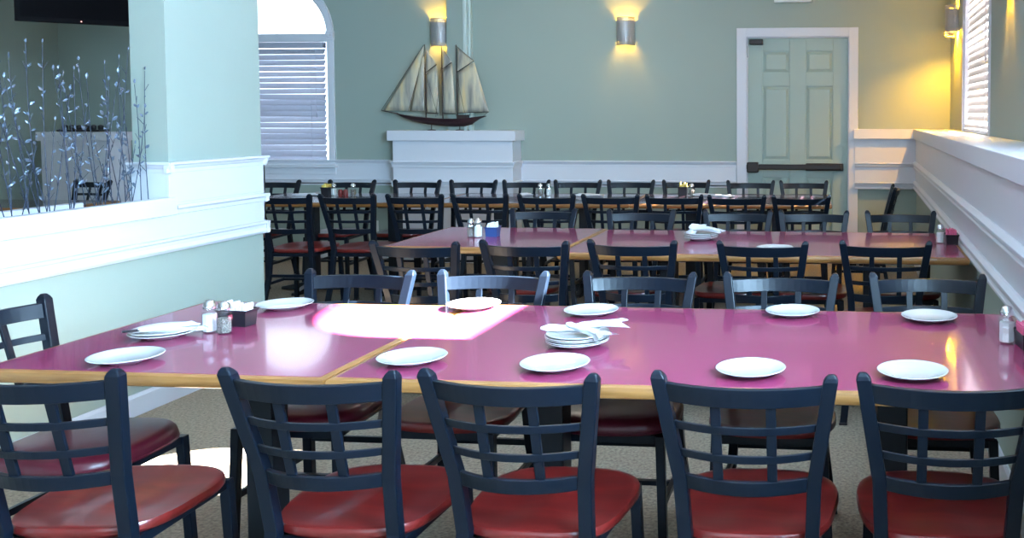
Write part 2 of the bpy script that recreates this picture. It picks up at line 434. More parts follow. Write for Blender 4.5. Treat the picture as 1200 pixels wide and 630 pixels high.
def blind(name, w, z0, z1, mat, spacing=.05, slat=.052, tilt=62, wonky=False):
    """hangs in the local xz plane, room side is -y"""
    r = empty(name)
    MB().box(-w/2, w/2, -.03, .03, z1-.055, z1).build('head_rail', mat, r, .003)
    mb = MB(); z = z1-.09; k = 0; t = math.radians(tilt)
    while z > z0+.045:
        dt = math.radians(random.uniform(-7, 7)); c, s = math.cos(t+dt)*slat/2, math.sin(t+dt)*slat/2
        sag = random.uniform(-.002, .002)
        # lightly crowned slat, room-side edge down
        pr = [(-c, -s), (-c*.4+.003, -s*.4-.0), (c*.4+.003, s*.4), (c, s)]
        th = .0022
        ring = [(y, zz) for y, zz in pr] + [(y+th*math.sin(t), zz-th*math.cos(t)) for y, zz in reversed(pr)]
        mb.loft([[(-w/2, y, z+zz+sag) for y, zz in ring], [(w/2, y, z+zz-sag) for y, zz in ring]])
        z -= spacing; k += 1
    mb.build('slats', mat, r)
    MB().box(-w/2, w/2, -.025, .025, z0, z0+.03).build('bottom_rail', mat, r, .003)
    mb = MB()
    for x in (-w*.36, w*.36): MB().box(x-.0015, x+.0015, -.032, -.029, z0+.02, z1-.05).build('ladder_cord', mat, r)
    pass
    mb = MB(); mb.tube([(w*.42, -.036, z1-.06), (w*.42, -.04, z1-.7)], .002, 6); mb.lathe([(.003, z1-.75), (.007, z1-.745), (.007, z1-.72), (.003, z1-.70)], 8, w*.42, -.04)
    mb.build('pull_cord', mat, r)
    return r
b1 = blind('window_blind', 2*WR-.10, WZ0+.005, WS-.08, M['blind'], .057, .064, 60)
b1.location = (WX, YB+.025, 0); tag(b1, 'grey white slatted blind lowered in the arched back window', 'blind')
# far right window with glowing blind
w2 = empty('window_2', (XU, (W2[0]+W2[1])/2, 0)); struct(w2, 'bright window in the right wall above the ledge', 'window')
h2 = (W2[1]-W2[0])/2
mb = MB()
for s in (-1, 1):
    a, b = sorted((s*(h2-.035), s*h2)); mb.box(.0, .13, a, b, W2[2], W2[3])
    a, b = sorted((s*h2, s*(h2+.035))); mb.box(-.014, .01, a, b, W2[2]-.003, W2[3]+.03)
mb.box(.0, .13, -h2, h2, W2[3]-.03, W2[3]); mb.box(.0, .13, -h2, h2, W2[2], W2[2]+.02)
mb.build('window_frame', M['white'], w2, .003)
mb = MB(); mb.bm.faces.new([mb.bm.verts.new(p) for p in ((.1, -h2, W2[2]), (.1, h2, W2[2]), (.1, h2, W2[3]), (.1, -h2, W2[3]))]); mb.build('window_glass', M['pane'], w2)
b2 = blind('window_blind', 2*h2-.08, W2[2]+.03, W2[3]-.035, M['slat_lit'], .058, .068, 74)
b2.location = (XU+.03, (W2[0]+W2[1])/2, 0); b2.rotation_euler = (0, 0, -PI/2); tag(b2, 'glaring white slatted blind in the right hand window', 'blind')
# near arched window beside the front table (sun comes through its half round top)
c3 = (W3[0]+W3[1])/2
w3 = empty('window_3', (XU, c3, 0)); struct(w3, 'arched window beside the front table', 'window')
mb = MB(); ring_arc(mb, 0, R3-.02, R3, W3[3], .05, .12, 'x', ev=RV/R3); ring_arc(mb, 0, R3, R3+.06, W3[3], -.02, .01, 'x', ev=RV/R3)
for s in (-1, 1):
    a, b = sorted((s*(R3-.02), s*R3)); mb.box(.05, .12, a, b, W3[2], W3[3])
    a, b = sorted((s*R3, s*(R3+.06))); mb.box(-.02, .01, a, b, W3[2], W3[3])
mb.box(-.01, .12, -R3, R3, ZB-.05, ZB)
mb.build('window_frame', M['white'], w3, .003)
mb = MB(); poly = [(.1, -R3+.01, W3[2]), (.1, R3-.01, W3[2])] + [(.1, (R3-.01)*math.cos(PI*i/24), W3[3]+(RV-.01)*math.sin(PI*i/24)) for i in range(25)]
mb.bm.faces.new([mb.bm.verts.new(p) for p in poly]); mb.build('window_glass', M['pane'], w3)
b3 = blind('window_blind', 2*R3-.02, W3[2]+.03, ZB-.05, M['blind'], .046, .062, 80)
b3.location = (XU+.03, c3, 0); b3.rotation_euler = (0, 0, -PI/2); tag(b3, 'closed white blind below the arch beside the front table', 'blind')
for i, W in ((4, W4), (5, W5)):
    w = empty('window_%d' % i, (XU, 0, 0)); struct(w, 'plain white framed window behind the viewpoint', 'window')
    mb = MB(); mb.box(.02, .12, W[0], W[0]+.04, W[2], W[3]); mb.box(.02, .12, W[1]-.04, W[1], W[2], W[3])
    mb.box(.02, .12, W[0], W[1], W[3]-.04, W[3]); mb.box(.02, .12, W[0], W[1], W[2], W[2]+.04); mb.box(.04, .1, (W[0]+W[1])/2-.02, (W[0]+W[1])/2+.02, W[2], W[3])
    mb.build('window_frame', M['white'], w)
    mb = MB(); mb.bm.faces.new([mb.bm.verts.new(p) for p in ((.09, W[0], W[2]), (.09, W[1], W[2]), (.09, W[1], W[3]), (.09, W[0], W[3]))]); mb.build('window_glass', M['pane'], w)

pr = empty('sun_block', (XU+T, 0, 2.52)); struct(pr, 'added sun blocking slab outside the windows behind the viewpoint', 'sun block')  # unseen slab and lip added outside to keep the sun off windows four and five
MB().loft([[(0, y, 0), (2.2, y, -.10), (2.2, y, -.02), (0, y, .12)] for y in (-4.1, 2.2)]).build('sun_block_slab', M['white'], pr)
MB().box(2.05, 2.2, -4.1, 2.2, -.22, -.08).build('sun_block_lip', M['white'], pr, .01)
# ------------------------------------------------------------------ sconces
def sconce_proto():
    r = empty('wall_sconce')
    R, H, n = .0875, .273, 60
    rows = [0, .012, .018, .030, .036, H-.036, H-.030, H-.018, H-.012, H]
    bm = bmesh.new(); vs = []
    for z in rows:
        vs.append([bm.verts.new((R*math.cos(PI*i/n), -R*1.1*math.sin(PI*i/n)-.012, z)) for i in range(n+1)])
    for k in range(len(rows)-1):
        for i in range(n):
            hole = (k in (1, 7) and i % 4 == 1) or (k in (3, 5) and i % 4 == 3)
            if hole: continue
            bm.faces.new((vs[k][i], vs[k][i+1], vs[k+1][i+1], vs[k+1][i]))
    me = bpy.data.meshes.new('shade'); bm.to_mesh(me); bm.free(); me.materials.append(M['steel'])
    me.polygons.foreach_set('use_smooth', [True]*len(me.polygons))
    o = bpy.data.objects.new('shade', me); COL.objects.link(o); o.parent = r
    so = o.modifiers.new('solid', 'SOLIDIFY'); so.thickness = .0015
    MB().box(-R, R, -.016, 0, .04, H-.04).build('back_plate', M['steel'], r, .002)
    mb = MB(); mb.lathe([(.014, .06), (.014, .10)], 12, 0, -.05); mb.box(-.01, .01, -.05, -.01, .075, .09); mb.build('lamp_holder', M['steel'], r)
    return r
sc = sconce_proto()
sc_pts = [((-4.066, YB, 2.113), 0, 'half round steel wall sconce glowing above the model ship'),
          ((-2.20, YB, 2.11), 0, 'half round steel wall sconce alone on the back wall'),
          ((XU, 8.42, 2.13), -PI/2, 'steel wall sconce on right wall beyond the bright window'),
          ((XU, 5.62, 2.13), -PI/2, 'steel wall sconce on right wall nearer than the window')]
for i, (p, rz, lab) in enumerate(sc_pts):
    if i == 0:
        o = sc; o.location = p; o.rotation_euler = (0, 0, rz); tag(o, lab, 'wall lamp', 'perforated steel wall sconces')
    else: o = dup(sc, p, rz, lab); o['category'] = 'wall lamp'
    L = bpy.data.lights.new('sconce_light', 'POINT'); L.color = (1.0, .50, .04) if i < 2 else (1.0, .46, .01)
    L.energy = (17, 17, 120, 35)[i]; L.shadow_soft_size = .018
    lo = bpy.data.objects.new('sconce_light', L); COL.objects.link(lo); lo.location = Vector(p) + Matrix.Rotation(rz, 3, 'Z') @ Vector((0, -.055, .072 if i != 2 else .038))
    lo = bpy.data.objects.new('sconce_light', L); COL.objects.link(lo); lo.location = Vector(p) + Matrix.Rotation(rz, 3, 'Z') @ Vector((0, -.055, .19))

# ------------------------------------------------------------------ model ship
sh = empty('model_ship', (-3.9, 8.86, 1.288)); tag(sh, 'model sailing ship with streaky grey gold sails on white pedestal', 'model ship')
def sp(x, z): return (x+3.9, z-1.288)
# hull by stations along x: (x, deck z, keel z, half beam)
stn = [(-4.47, 1.455, 1.448, .003), (-4.40, 1.442, 1.413, .018), (-4.30, 1.426, 1.377, .038), (-4.15, 1.412, 1.346, .05), (-4.0, 1.404, 1.332, .055),
       (-3.88, 1.402, 1.324, .054), (-3.78, 1.406, 1.326, .048), (-3.70, 1.414, 1.346, .042), (-3.665, 1.419, 1.372, .038), (-3.62, 1.424, 1.400, .034), (-3.565, 1.430, 1.422, .026)]
mb = MB(); rings = []
for x, zd, zk, b in stn:
    lx, ld = sp(x, zd); lk = zk-1.288; h = ld-lk
    rings.append([(lx, -b, ld), (lx, -b*.96, ld-h*.35), (lx, -b*.6, ld-h*.75), (lx, 0, lk), (lx, b*.6, ld-h*.75), (lx, b*.96, ld-h*.35), (lx, b, ld)])
mb.loft(rings); mb.build('hull', M['hull'], sh, smooth=True)
mb = MB(); mb.tube([(-.55, -.0, .163), (-.68, 0, .186), (-.725, 0, .196)], .006, 8, .003); mb.build('bowsprit', M['mast'], sh)
masts = [(-4.165, 2.125), (-3.995, 2.105), (-3.848, 2.12)]
for x, zt in masts:
    lx, lz = sp(x, zt); mb = MB(); mb.tube([(lx, 0, .10), (lx-.004, 0, lz)], .008, 8, .004); mb.build('mast', M['mast'], sh)
mb = MB(); lx = sp(-3.80, 0)[0]; mb.box(lx-.04, lx+.06, -.03, .03, .112, .145); mb.box(lx-.05, lx+.07, -.034, .034, .145, .152); mb.build('deck_house', M['mast'], sh, .002)
mb = MB()
for x in (-4.112, -3.826):
    lx = sp(x, 0)[0]; mb.tube([(lx, 0, .0), (lx, 0, .075)], .005, 8)
    mb.lathe([(.04, 0), (.04, .006), (.01, .01)], 16, lx, 0)
mb.build('stand', M['mast'], sh)
def sail(pts, bulge=.02, yoff=0):
    """pts corner loop in photo plane world x,z; fan-triangulated, bellied, with thickness"""
    P = [sp(*p) for p in pts]; n = 9
    if len(P) == 3: P = [P[0], P[1], P[2], P[2]]
    bm = bmesh.new(); V = []
    a, b, c, d = P   # a top-fore, b top-aft, c bottom-aft, d bottom-fore
    for i in range(n+1):
        t = i/n; row = []
        for j in range(n+1):
            s = j/n
            x0 = a[0]+(d[0]-a[0])*t; z0 = a[1]+(d[1]-a[1])*t; x1 = b[0]+(c[0]-b[0])*t; z1 = b[1]+(c[1]-b[1])*t
            y = yoff - bulge*math.sin(PI*s)*math.sin(PI*min(1, t*.9+.05))
            row.append(bm.verts.new((x0+(x1-x0)*s, y, z0+(z1-z0)*s)))
        V.append(row)
    for i in range(n):
        for j in range(n):
            bm.faces.new((V[i][j], V[i][j+1], V[i+1][j+1], V[i+1][j]))
    bmesh.ops.remove_doubles(bm, verts=bm.verts, dist=1e-5)
    me = bpy.data.meshes.new('sail'); bm.to_mesh(me); bm.free(); me.materials.append(M['sail'])
    me.polygons.foreach_set('use_smooth', [True]*len(me.polygons))
    o = bpy.data.objects.new('sail', me); COL.objects.link(o); o.parent = sh
    m = o.modifiers.new('solid', 'SOLIDIFY'); m.thickness = .002
sail([(-4.18, 2.105), (-4.185, 2.02), (-4.335, 1.478), (-4.59, 1.482)], .015, -.004)       # jib
sail([(-4.19, 2.02), (-4.172, 2.0), (-4.175, 1.478), (-4.315, 1.478)], .015, -.012)         # staysail
sail([(-4.157, 2.08), (-4.05, 1.93), (-4.155, 1.84), (-4.157, 1.84)], .008)                # topsail 1
sail([(-4.157, 1.84), (-4.05, 1.925), (-4.035, 1.455), (-4.157, 1.465)], .015)             # foresail
sail([(-3.985, 2.085), (-3.895, 1.95), (-3.985, 1.88), (-3.988, 1.88)], .008)
sail([(-3.988, 1.88), (-3.893, 1.945), (-3.865, 1.452), (-3.99, 1.456)], .015)
sail([(-3.838, 2.10), (-3.672, 1.965), (-3.838, 1.855), (-3.84, 1.855)], .008)
sail([(-3.838, 1.85), (-3.672, 1.955), (-3.53, 1.47), (-3.84, 1.458)], .02)
for a, b in (((-4.165, 1.845), (-4.045, 1.93)), ((-3.995, 1.88), (-3.89, 1.95)), ((-3.848, 1.85), (-3.668, 1.962)),
             ((-4.165, 1.46), (-4.03, 1.452)), ((-3.995, 1.455), (-3.86, 1.45)), ((-3.848, 1.457), (-3.525, 1.468))):
    mb = MB(); p, q = sp(*a), sp(*b); mb.tube([(p[0], -.014, p[1]), (q[0], -.014, q[1])], .0035, 6); mb.build('spar', M['mast'], sh)
mb = MB()
for a, b in (((-4.17, 2.12), (-4.615, 1.484)), ((-4.17, 2.03), (-4.34, 1.476)), ((-4.17, 1.9), (-4.04, 1.43)), ((-4.0, 1.9), (-4.06, 1.42)), ((-3.53, 1.47), (-3.58, 1.43)), ((-3.67, 1.96), (-3.848, 2.11)), ((-3.84, 1.8), (-3.76, 1.43))):
    p, q = sp(*a), sp(*b); mb.tube([(p[0], -.016, p[1]), (q[0], -.016, q[1])], .0018, 5)
mb.build('rigging', M['mast'], sh)

# ------------------------------------------------------------------ television
tv = empty('television', (-5.28, 6.51, 2.095), math.atan2(.5, .464)); tag(tv, 'black flat television hanging from the ceiling over the adjoining room', 'television')
MB().box(-.69, .69, .0, .07, 0, .78).build('casing', M['tv'], tv, .006)
MB().box(-.665, .665, -.003, .001, .03, .755).build('screen', M['screen'], tv)
MB().box(-.12, .12, .07, .14, .28, .5).box(-.025, .025, .09, .14, .5, 1.005).build('ceiling_mount', M['tv'], tv, .003)
MB().lathe([(.002, 0), (.004, .001), (.004, .004)], 10).build('standby_light', M['led'], tv).matrix_local = Matrix.Translation((-.32, -.004, .014)) @ Matrix.Rotation(PI/2, 4, 'X')

# ------------------------------------------------------------------ chairs
def post_x(z):
    pts = [(0, .192), (.25, .165), (.45, .152), (.60, .158), (.86, .197), (.9, .203)]
    for (a, xa), (b, xb) in zip(pts, pts[1:]):
        if z <= b: return xa+(xb-xa)*(z-a)/(b-a)
    return pts[-1][1]
def post_y(z):
    pts = [(0, -.275), (.25, -.225), (.45, -.215), (.60, -.243), (.86, -.31), (.9, -.32)]
    for (a, xa), (b, xb) in zip(pts, pts[1:]):
        if z <= b: return xa+(xb-xa)*(z-a)/(b-a)
    return pts[-1][1]
BOW = .045
def seat_outline(s, t, a=.224, b=.208):
    """point on a rounded seat outline scaled by s, narrower at the rear"""
    c, d = math.cos(t), math.sin(t); e = 2/3.6
    x = a*math.copysign(abs(c)**e, c); y = b*math.copysign(abs(d)**e, d)
    x *= 1 - .10*(1 - y/b)/2*1.6 - .02*max(0, y/b)**2
    y += -.012 - .012*(x/a)**2*(1 if y > 0 else 0)*2
    return x*s, y*s
def make_chair(kind):
    r = empty('dining_chair')
    n = 48
    mb = MB()
    if kind == 'wood':
        prof = [(.90, .428), (.97, .430), (1.0, .438), (1.0, .449), (.985, .456), (.95, .459), (.86, .457), (.72, .452), (.5, .448), (.25, .4475), (.04, .4475)]
        def zz(x, y, z, s_):
            if s_ > .97 or z < .44: return z + (.004*max(0, y/.22)**2 if z > .44 else 0)
            d = .010*math.exp(-((abs(x)-.085)/.065)**2 - ((y+.03)/.12)**2) + .004*math.exp(-((y+.10)/.09)**2)
            return z - d + .004*max(0, y/.22)**2
        prof = prof[:6] + [(q, .4585) for q in (.90, .82, .74, .66, .58, .5, .42, .34, .26, .18, .1, .03)]
        mb.loft([[(lambda x, y: (x, y, zz(x, y, z, s_)))(*seat_outline(s_, 2*PI*i/n)) for i in range(n)] for s_, z in prof])
        mb.build('seat', M['redwood'], r, smooth=True)
    else:
        prof = [(.93, .428), (.99, .431), (1.01, .442), (1.0, .452), (.985, .463), (.94, .474), (.85, .480), (.6, .484), (.3, .486), (.04, .486)]
        mb.loft([[(*seat_outline(s, 2*PI*i/n), z) for i in range(n)] for s, z in prof])
        st_ = mb.build('seat', M['vinyl'], r, smooth=True)
        mb = MB(); mb.loft([[tuple(Vector((*seat_outline(1.0, 2*PI*i/40), .436)) + Vector((math.cos(2*PI*i/40)*.005*math.cos(k), math.sin(2*PI*i/40)*.005*math.cos(k), .005*math.sin(k)))) for k in [2*PI*q/6 for q in range(6)]] for i in range(41)], cap=False)
        mb.build('piping', M['vinyl'], st_, smooth=True)
    # seat frame under the seat
    mb = MB()
    mb.box(-.165, .165, .148, .172, .402, .428); mb.box(-.152, .152, -.222, -.197, .402, .428)
    for s in (-1, 1): mb.bar((s*.152, -.21, .415), (s*.168, .160, .415), .025, .026)
    mb.build('seat_frame', M['metal'], r, .002)
    for s in (-1, 1):
        mb = MB(); rings = []
        for z in (0, .12, .25, .38, .45, .52, .60, .70, .78, .857, .866, .874):
            w = .017 if z < .86 else (.013 if z < .87 else .007); d = .0155 if z < .86 else (.012 if z < .87 else .006)
            x, y = s*post_x(z), post_y(z)
            rings.append([(x-w, y-d, z), (x+w, y-d, z), (x+w, y+d, z), (x-w, y+d, z)])
        mb.loft(rings); p = mb.build('back_post', M['metal'], r, .003)
        MB().box(s*.192-.019, s*.192+.019, -.294, -.258, 0, .012).build('glide', M['blackplastic'], p, .002)
        mb = MB(); mb.loft([[(s*x-w, y-w, z), (s*x+w, y-w, z), (s*x+w, y+w, z), (s*x-w, y+w, z)] for x, y, z, w in ((.186, .182, 0, .014), (.172, .164, .428, .0145))])
        p = mb.build('front_leg', M['metal'], r, .003)
        MB().box(s*.186-.017, s*.186+.017, .165, .199, 0, .012).build('glide', M['blackplastic'], p, .002)
        mb = MB(); mb.bar((s*post_x(.20), post_y(.20), .20), (s*.180, .174, .20), .016, .022)
        mb.build('stretcher', M['metal'], r, .002)
    MB().bar((-.18, -.02, .20), (.18, -.02, .20), .022, .016).build('stretcher', M['metal'], r, .002)
    mb = MB(); mb.bar((-.168, -.225, .26), (.168, -.225, .26), .016, .022); mb.build('stretcher', M['metal'], r, .002)
    def hrail(z0, z1, th, name):
        mb = MB(); rings = []; N = 16
        for i in range(N+1):
            u = -1+2*i/N; ring = []
            for z, o in ((z0, -th/2), (z1, -th/2), (z1, th/2), (z0, th/2)):
                x = u*(post_x(z)-.008); y = post_y(z) - BOW*(1-u*u) + o
                ring.append((x, y, z))
            rings.append(ring)
        mb.loft(rings); return mb.build(name, M['metal'], r, .002)
    hrail(.800, .846, .018, 'crest_rail')
    hrail(.731, .751, .010, 'cross_slat'); hrail(.659, .679, .010, 'cross_slat')
    hrail(.577, .613, .016, 'lower_rail')
    for s in (-1, 1):
        mb = MB(); rings = []
        for z in (.605, .66, .70, .74, .805):
            x = s*.063; y = post_y(z) - BOW*(1-(x/post_x(z))**2)+.003
            rings.append([(x-.0115, y-.005, z), (x+.0115, y-.005, z), (x+.0115, y+.005, z), (x-.0115, y+.005, z)])
        mb.loft(rings); mb.build('upright_slat', M['metal'], r, .0015)
    return r
protos = {'wood': make_chair('wood'), 'vinyl': make_chair('vinyl')}
used = set()
def chair(x, y, rz, label, group, kind='wood'):
    p = protos[kind]
    if kind not in used:
        used.add(kind); o = p; o.location = (x, y, 0); o.rotation_euler = (0, 0, rz)
    else: o = dup(p, (x, y, 0), rz)
    tag(o, label, 'chair', group); return o
# y given for the top of the back; backs to the viewpoint -> faces +y
B = .325
ords = ['first', 'second', 'third', 'fourth', 'fifth', 'sixth', 'seventh', 'eighth', 'ninth', 'tenth']
rowC = [(-1.915, 1.955, .10, 'navy metal chair with red wooden seat, nearest row, cut by the left edge'),
        (-1.25, 2.015, .02, 'navy metal chair with red wooden seat, nearest row, below the table seam'),
        (-.775, 2.04, -.02, 'navy metal chair with red wooden seat, middle of the nearest row'),
        (-.245, 2.075, 0, 'navy chair with dark red wooden seat, nearest row, second from the right'),
        (.222, 2.10, 0, 'navy chair with dark red wooden seat, nearest row, closest to right wall')]
for x, y, r, l in rowC: chair(x, y+B, r, l, 'nearest row of chairs at the front table')
rowF = [(-1.839, 3.35, 'vinyl', 'lilac lit navy chair with maroon padded seat, far side of front table, leftmost'),
        (-1.334, 3.375, 'wood', 'sunlit chair with whitened frame behind the front table, beside the sun patch'),
        (-.784, 3.40, 'vinyl', 'navy chair with dark padded seat behind the front table and its stack of plates'),
        (-.263, 3.42, 'wood', 'navy chair with red wooden seat, far side of front table, fourth from the left'),
        (.272, 3.455, 'wood', 'navy chair with red wooden seat, far side of front table, closest to right wall')]
for x, y, k, l in rowF: chair(x, y-B+.01, PI, l, 'far side chairs of the front table', k)
rowN = [(-2.006, 4.11), (-1.512, 4.18), (-1.019, 4.24), (-.414, 4.26), (.150, 4.31)]
for i, (x, y) in enumerate(rowN): chair(x, y+B, .0, 'navy chair on the near side of the second table, %s from the left' % ords[i], 'near side chairs of the second table')
rowG = [(-1.90, 5.64), (-1.282, 5.61), (-.694, 5.64), (-.235, 5.65), (.284, 5.68)]
lg = ['leftmost', 'beside the seam', 'behind the plate stack with napkins', 'second from the right wall', 'next to the right wall']
for i, (x, y) in enumerate(rowG): chair(x, y-B, PI, 'navy chair on the far side of the second table, %s' % lg[i], 'far side chairs of the second table')
rowH = [(-4.13, 6.47), (-3.665, 6.51), (-3.178, 6.555), (-2.719, 6.62), (-2.227, 6.64), (-1.765, 6.68), (-1.300, 6.70), (-.845, 6.70), (-.385, 6.73)]
for i, (x, y) in enumerate(rowH): chair(x, y+B-.05, .05, 'navy metal chair on the near side of the third dark table, %s from the left' % ords[i], 'near side chairs of the third table')
rowI = [(-5.022, 7.76), (-4.369, 7.83), (-3.798, 7.88), (-3.304, 7.92), (-2.84, 7.96), (-2.391, 8.0), (-1.925, 8.04), (-1.442, 8.08), (-.872, 8.07), (-.41, 8.09)]
for i, (x, y) in enumerate(rowI): chair(x, y+.06-B, PI+.055, 'navy metal chair in the last row nearest the back wall, %s from the left' % ords[i], 'last row of chairs by the back wall')
chair(-2.30, 2.61, -PI/2+.02, 'navy chair with maroon padded seat at the left end of front table', 'end chairs', 'vinyl')
chair(.02, 7.62, PI/2, 'single navy chair seen edge on in the far right corner', 'end chairs')
chair(-6.73, 7.38, PI-.2, 'navy chair in the adjoining room behind the silver twigs', 'end chairs')

# ------------------------------------------------------------------ tables
def table(name, x0, x1, y0, y1, peds, label, mat='laminate', rz=0, group='dining tables'):
    cx, cy = (x0+x1)/2, (y0+y1)/2; w, d = (x1-x0)/2, (y1-y0)/2
    r = empty(name, (cx, cy, 0), rz); tag(r, label, 'table', group)
    e = .020
    MB().box(-w+e, w-e, -d+e, d-e, .722, .7605).build('tabletop', M[mat], r, .0008)
    # oak edge: rounded profile running round the top
    mb = MB()
    prof = [(0, .7598), (.010, .7598), (.017, .756), (.020, .748), (.020, .738), (.016, .728), (.008, .724), (0, .724)]
    rings = []
    for sx, sy in ((-1, -1), (1, -1), (1, 1), (-1, 1), (-1, -1)):
        rings.append([(sx*(w-e+p), sy*(d-e+p), z) for p, z in prof])
    mb.loft(rings, cap=False); mb.build('oak_edge', M['oak'], r, smooth=True)
    for px in peds:
        mb = MB(); mb.box(px-cx-.045, px-cx+.045, -.045, .045, .03, .70); mb.build('column', M['iron'], r, .006)
        mb = MB(); mb.box(px-cx-.2, px-cx+.2, -.03, .03, .70, .7215); mb.box(px-cx-.03, px-cx+.03, -.25, .25, .70, .7212); mb.build('top_plate', M['iron'], r, .003)
        mb = MB()
        for a in range(4):
            c, s = math.cos(a*PI/2), math.sin(a*PI/2)
            L = .30 if a % 2 else .26
            mb.loft([[(px-cx+c*t-s*w_, s*t+c*w_, z) for w_, z in ((-hw_, 0.001), (hw_, 0.001), (hw_*.8, h), (-hw_*.8, h))] for t, hw_, h in ((.02, .04, .075), (.12, .035, .05), (L, .025, .022))])
        mb.build('foot', M['iron'], r, .004)
    return r
table('dining_table', -2.395, -1.386, 2.325, 3.275, [-1.86], 'purple burgundy table with oak edge, left part of front table, by left chair')
table('dining_table', -1.384, .562, 2.33, 3.31, [-.93, .12], 'long purple burgundy table with oak edge in front, holding the stack of plates')
table('dining_table', -2.47, -1.478, 4.70, 5.55, [-1.97], 'left purple table of the second row, with shakers and navy caddy')
table('dining_table', -1.476, .562, 4.56, 5.505, [-1.0, .1], 'long right purple table of the second row, touching the right wall')
rz = .052
def t3p(u, v=0):   # along the third row of tables
    return (-.18 + math.cos(rz)*u - math.sin(rz)*v, 7.585 + math.sin(rz)*u + math.cos(rz)*v)
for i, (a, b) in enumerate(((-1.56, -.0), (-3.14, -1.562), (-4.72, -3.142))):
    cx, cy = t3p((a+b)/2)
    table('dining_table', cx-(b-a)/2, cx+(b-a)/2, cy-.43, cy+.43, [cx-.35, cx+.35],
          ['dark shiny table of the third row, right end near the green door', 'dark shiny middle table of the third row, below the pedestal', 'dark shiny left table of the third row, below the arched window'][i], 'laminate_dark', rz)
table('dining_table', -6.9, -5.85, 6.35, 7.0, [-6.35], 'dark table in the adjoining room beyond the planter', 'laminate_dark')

# ------------------------------------------------------------------ tableware
TZ = .7606
plate_mesh = None
def plate(x, y, z=TZ, label='', group='white side plates on the front table', tilt=0):
    global plate_mesh
    if plate_mesh is None:
        mb = MB()
        pr = [(.002, .006), (.050, .006), (.062, .009), (.078, .0145), (.090, .0185), (.0935, .0195), (.095, .0185), (.0935, .0165), (.088, .0145), (.070, .008), (.056, .0005), (.052, 0), (.048, 0), (.047, .003), (.002, .003)]
        mb.lathe(pr, 48); o = mb.build('plate', M['china'], smooth=True); plate_mesh = o.data
        plate_mesh.set_sharp_from_angle(angle=2.5) if hasattr(plate_mesh, 'set_sharp_from_angle') else None
    else:
        o = bpy.data.objects.new('plate', plate_mesh); COL.objects.link(o)
    o.location = (x, y, z); o.rotation_euler = (tilt, 0, random.uniform(0, 6))
    return tag(o, label, 'plate', group)
plates = [(-2.04, 2.446, 'white plate nearest the left corner of the front table'),
          (-2.028, 3.172, 'white plate left of the sun patch, beside the far edge of front table'),
          (-1.232, 2.51, 'white plate just right of the table seam, near edge'),
          (-1.354, 3.232, 'white plate glaring inside the sun patch'),
          (-.812, 2.484, 'white plate near edge, below the stack of plates'),
          (-.905, 3.17, 'white plate behind the stack, at the far edge'),
          (-.272, 2.48, 'white plate near edge, fourth chair from the left'),
          (-.207, 3.219, 'white plate at the far edge, right of the stack'),
          (.16, 2.494, 'cream tinted plate near edge, closest to right wall'),
          (.258, 3.178, 'cream tinted plate at the far edge, next to the right shaker')]
for x, y, l in plates: plate(x, y, TZ, l)
plate(-2.146, 2.726, TZ, 'lower white plate under the napkin bundle at the left end')
plate(-2.144, 2.728, TZ+.0075, 'upper white plate holding the napkin bundle at the left end')
for k in range(5): plate(-.825+.002*math.sin(k*2), 2.735+.002*math.cos(k*3), TZ+k*.0058, '%s plate from the bottom of the stack of five on front table' % ords[k], 'plates in the front stack')
for k in range(4): plate(-.835+.002*math.sin(k*2), 5.10, TZ+k*.0078, '%s plate counted from the bottom of the stack on the second table' % ords[k], 'plates in the second table stack')
plate(-.395, 4.735, TZ, 'single white plate on the second table behind a chair back', 'loose plates on second table')

def napkin(x, y, z, rz, L, label, flare=.035, thick=.016, tilt=0, cutlery=False, seed=0, group='rolled white napkins', sc_=1):
    rnd = random.Random(seed); n = 16; N = 14; L *= sc_
    mb = MB(); rings = []
    for i in range(N+1):
        t = i/N; u = -L/2+L*t
        rw = thick*(1+.25*math.sin(t*9+seed)) + max(0, (t-.55)/.45)**1.3*flare
        tp = min(1, .35+t*5); rw *= tp
        rh = thick*.8*(1-.25*max(0, (t-.5)/.5))*tp
        ring = []
        for k in range(n):
            a = 2*PI*k/n; f = 1 + .22*math.cos(3*a+seed+t*5) + rnd.uniform(-.08, .08)
            zz = max(-rh*.85, rh*math.sin(a)*f)
            ring.append((u + max(0, t-.7)/.3*flare*1.1*(abs(math.cos(a))**2-.45), rw*math.cos(a)*f + .006*math.sin(t*7+seed), zz + .008*math.sin(t*4+seed)*max(0, t-.4)))
        rings.append(ring)
    mb.loft(rings); o = mb.build('napkin_roll', M['cloth'], smooth=True)
    o.location = (x, y, z+thick*.72); o.rotation_euler = (0, tilt, rz)
    tag(o, label, 'napkin', group)
    if cutlery:
        mb = MB(); mb.loft([[(u, w*math.cos(a), .004*math.sin(a)) for a in [2*PI*k/10 for k in range(10)]] for u, w in ((-L/2-.035, .004), (-L/2-.03, .012), (-L/2-.01, .014), (-L/2+.01, .010), (-L/2+.05, .006))])
        mb.build('spoon_handle', M['chrome'] if cutlery == 1 else M['blackplastic'], o, smooth=True)
    return o
ztop = TZ+4*.0058+.017
napkin(-.855, 2.74, ztop, .10, .165, 'lowest rolled white napkin lying across the front plate stack', .022, .013, 0, False, 1)
napkin(-.795, 2.715, ztop+.004, -.45, .15, 'rolled white napkin hanging toward the viewer on front stack', .038, .012, .14, False, 3)
napkin(-.765, 2.75, ztop+.013, .30, .14, 'rolled white napkin pointing right with fanned end on front stack', .040, .012, .02, False, 5)
z1 = TZ+.0075+.008
napkin(-2.115, 2.735, z1, .45, .17, 'rolled white napkin with shiny spoon on the left end plate', .014, .010, 0, 1, 2)
napkin(-2.13, 2.715, z1+.010, .95, .16, 'rolled white napkin with dark handle crossing the other at left end', .014, .010, .05, 2, 4)
z2 = TZ+3*.0078+.018
